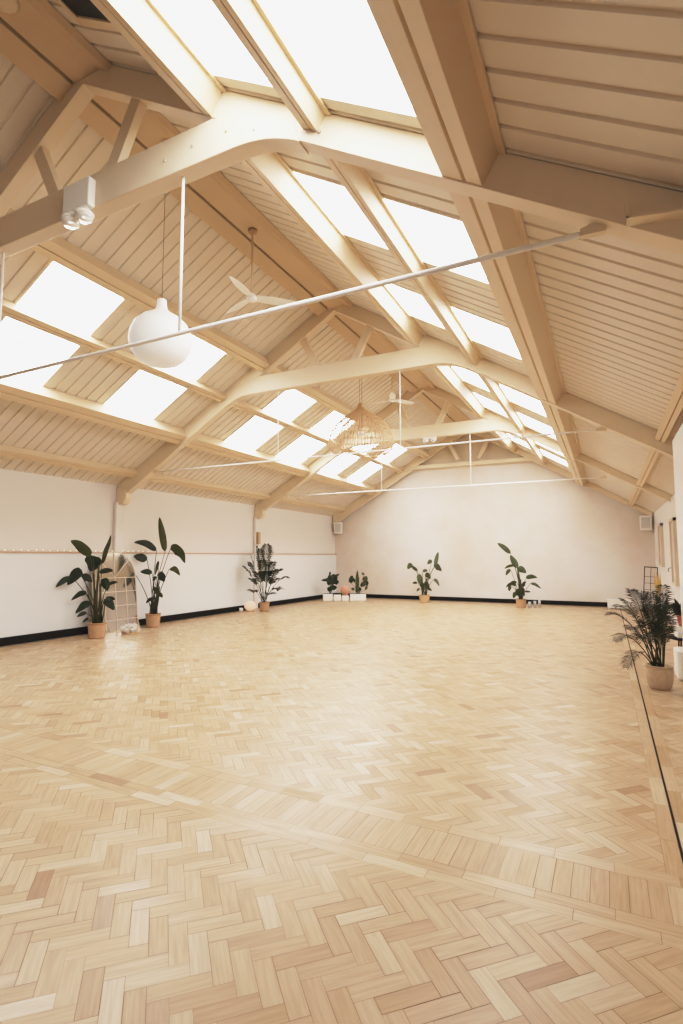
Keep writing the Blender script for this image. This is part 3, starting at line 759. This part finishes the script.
# side table with stack, pot
st = thing('side_table', 'black wire-legged side table beyond the large palm', 'table', (.95, 8.45, 0))
MB().lathe([(.001, .40), (.24, .40), (.25, .41), (.25, .42), (.24, .43), (.001, .43)], 32).build('tabletop', M['black'], st)
for k in range(4):
    a = PI/4+k*PI/2; MB().tube([(.20*math.cos(a), .20*math.sin(a), 0), (.17*math.cos(a), .17*math.sin(a), .40)], .010, 8).build('leg', M['black'], st)
MB().tube([(.185*math.cos(a), .185*math.sin(a), .22) for a in [2*PI*k/28 for k in range(29)]], .007, 6, False).build('ring_brace', M['black'], st)
for k, (lab, zz, hh, rot) in enumerate((('lower white box on the black side table', .43, .075, .1), ('upper white box under the red pot on the side table', .505, .07, -.12))):
    b = MB().box((-.15, -.12, 0), (.15, .12, hh-.002)).build('white_box', M['white'], None, .006); b.location = (.93, 8.43, zz); b.rotation_euler = (0, 0, rot); tag(b, lab, 'box', 'white boxes on the side table')
rp = thing('red_pot_plant', 'dark bushy plant in red clay pot on the white boxes', 'potted plant', (.90, 8.42, .575))
pot(rp, .10, .13, M['red'], .8)
for k in range(22):
    a = rr.uniform(0, 2*PI); r = rr.uniform(.05, .17); b = Vector((.03*math.cos(a), .03*math.sin(a), .12))
    blade_mesh(b, (r*math.cos(a), r*math.sin(a), .12+rr.uniform(.06, .24)), .07, .15, rr.uniform(-.5, .5), n=6).build('leaf', M['palm'], rp)
pf_ = thing('floor_pouf', 'low white cube pouf on the floor behind the large palm pot', 'pouf', (.93, 7.86, 0))
MB().box((-.22, -.2, .0), (.22, .2, .36)).build('cover', M['white'], pf_, .04)
MB().tube([(-.215, -.195, .34), (.215, -.195, .34), (.215, .195, .34), (-.215, .195, .34), (-.215, -.195, .34)], .006, 6).build('piping', M['petal'], pf_)
hk = thing('wall_hook', 'tiny black hook on the right wall between its windows', 'hook', (XR, 13.45, 1.22))
MB().box((-.012, -.03, -.05), (0, .03, .05)).build('plate', M['black'], hk)
MB().tube([(-.01, 0, .03), (-.06, 0, .02), (-.07, 0, -.04), (-.05, 0, -.05)], .008, 6).build('prong', M['black'], hk)

# ------------------------------------------------------------------ light, camera
w = bpy.data.worlds.new('sky'); scene.world = w; w.use_nodes = True
bg = w.node_tree.nodes['Background']; bg.inputs['Color'].default_value = (0.95, 0.96, 1.0, 1); bg.inputs['Strength'].default_value = 1.0
def area(name, loc, rot, sx, sy, e, col=(1, .96, .90)):
    l = bpy.data.lights.new(name, 'AREA'); l.shape = 'RECTANGLE'; l.size = sx; l.size_y = sy; l.energy = e; l.color = col
    o = bpy.data.objects.new(name, l); C.objects.link(o); o.location = loc; o.rotation_euler = rot
    return o

area('back_fill_light', (-.9, YB+.1, 1.9), (math.radians(90), 0, 0), 2.6, 2.4, 60, (1, .985, .96))  # added fill from behind the camera for front faces; no window built

cam = bpy.data.cameras.new('camera'); co = bpy.data.objects.new('camera', cam); C.objects.link(co)
co.location = (0, 0, 1.5); co.rotation_euler = (PI/2+0.0831, 0, YAW)
cam.sensor_fit = 'HORIZONTAL'; cam.sensor_width = 36; cam.lens = 530.43*36/683; cam.clip_start = .05
scene.camera = co
scene.view_settings.view_transform = 'Standard'; scene.view_settings.look = 'None'
scene.view_settings.exposure = 0.0; scene.view_settings.gamma = 1.04
vs_ = scene.view_settings; vs_.use_curve_mapping = True; cm = vs_.curve_mapping
cm.extend = 'HORIZONTAL'; cc = cm.curves[3]
cm.white_level = (2.4, 2.4, 2.4)
cc.points[0].location = (0.0, 0.004); cc.points[1].location = (1.0, 0.915)
for p in ((0.04, 0.082), (0.125, 0.292), (0.25, 0.575), (0.40, 0.755), (0.66, 0.875)): cc.points.new(*p)
cm.update()
scene.cycles.max_bounces = 10; scene.cycles.diffuse_bounces = 6; scene.cycles.use_denoising = True
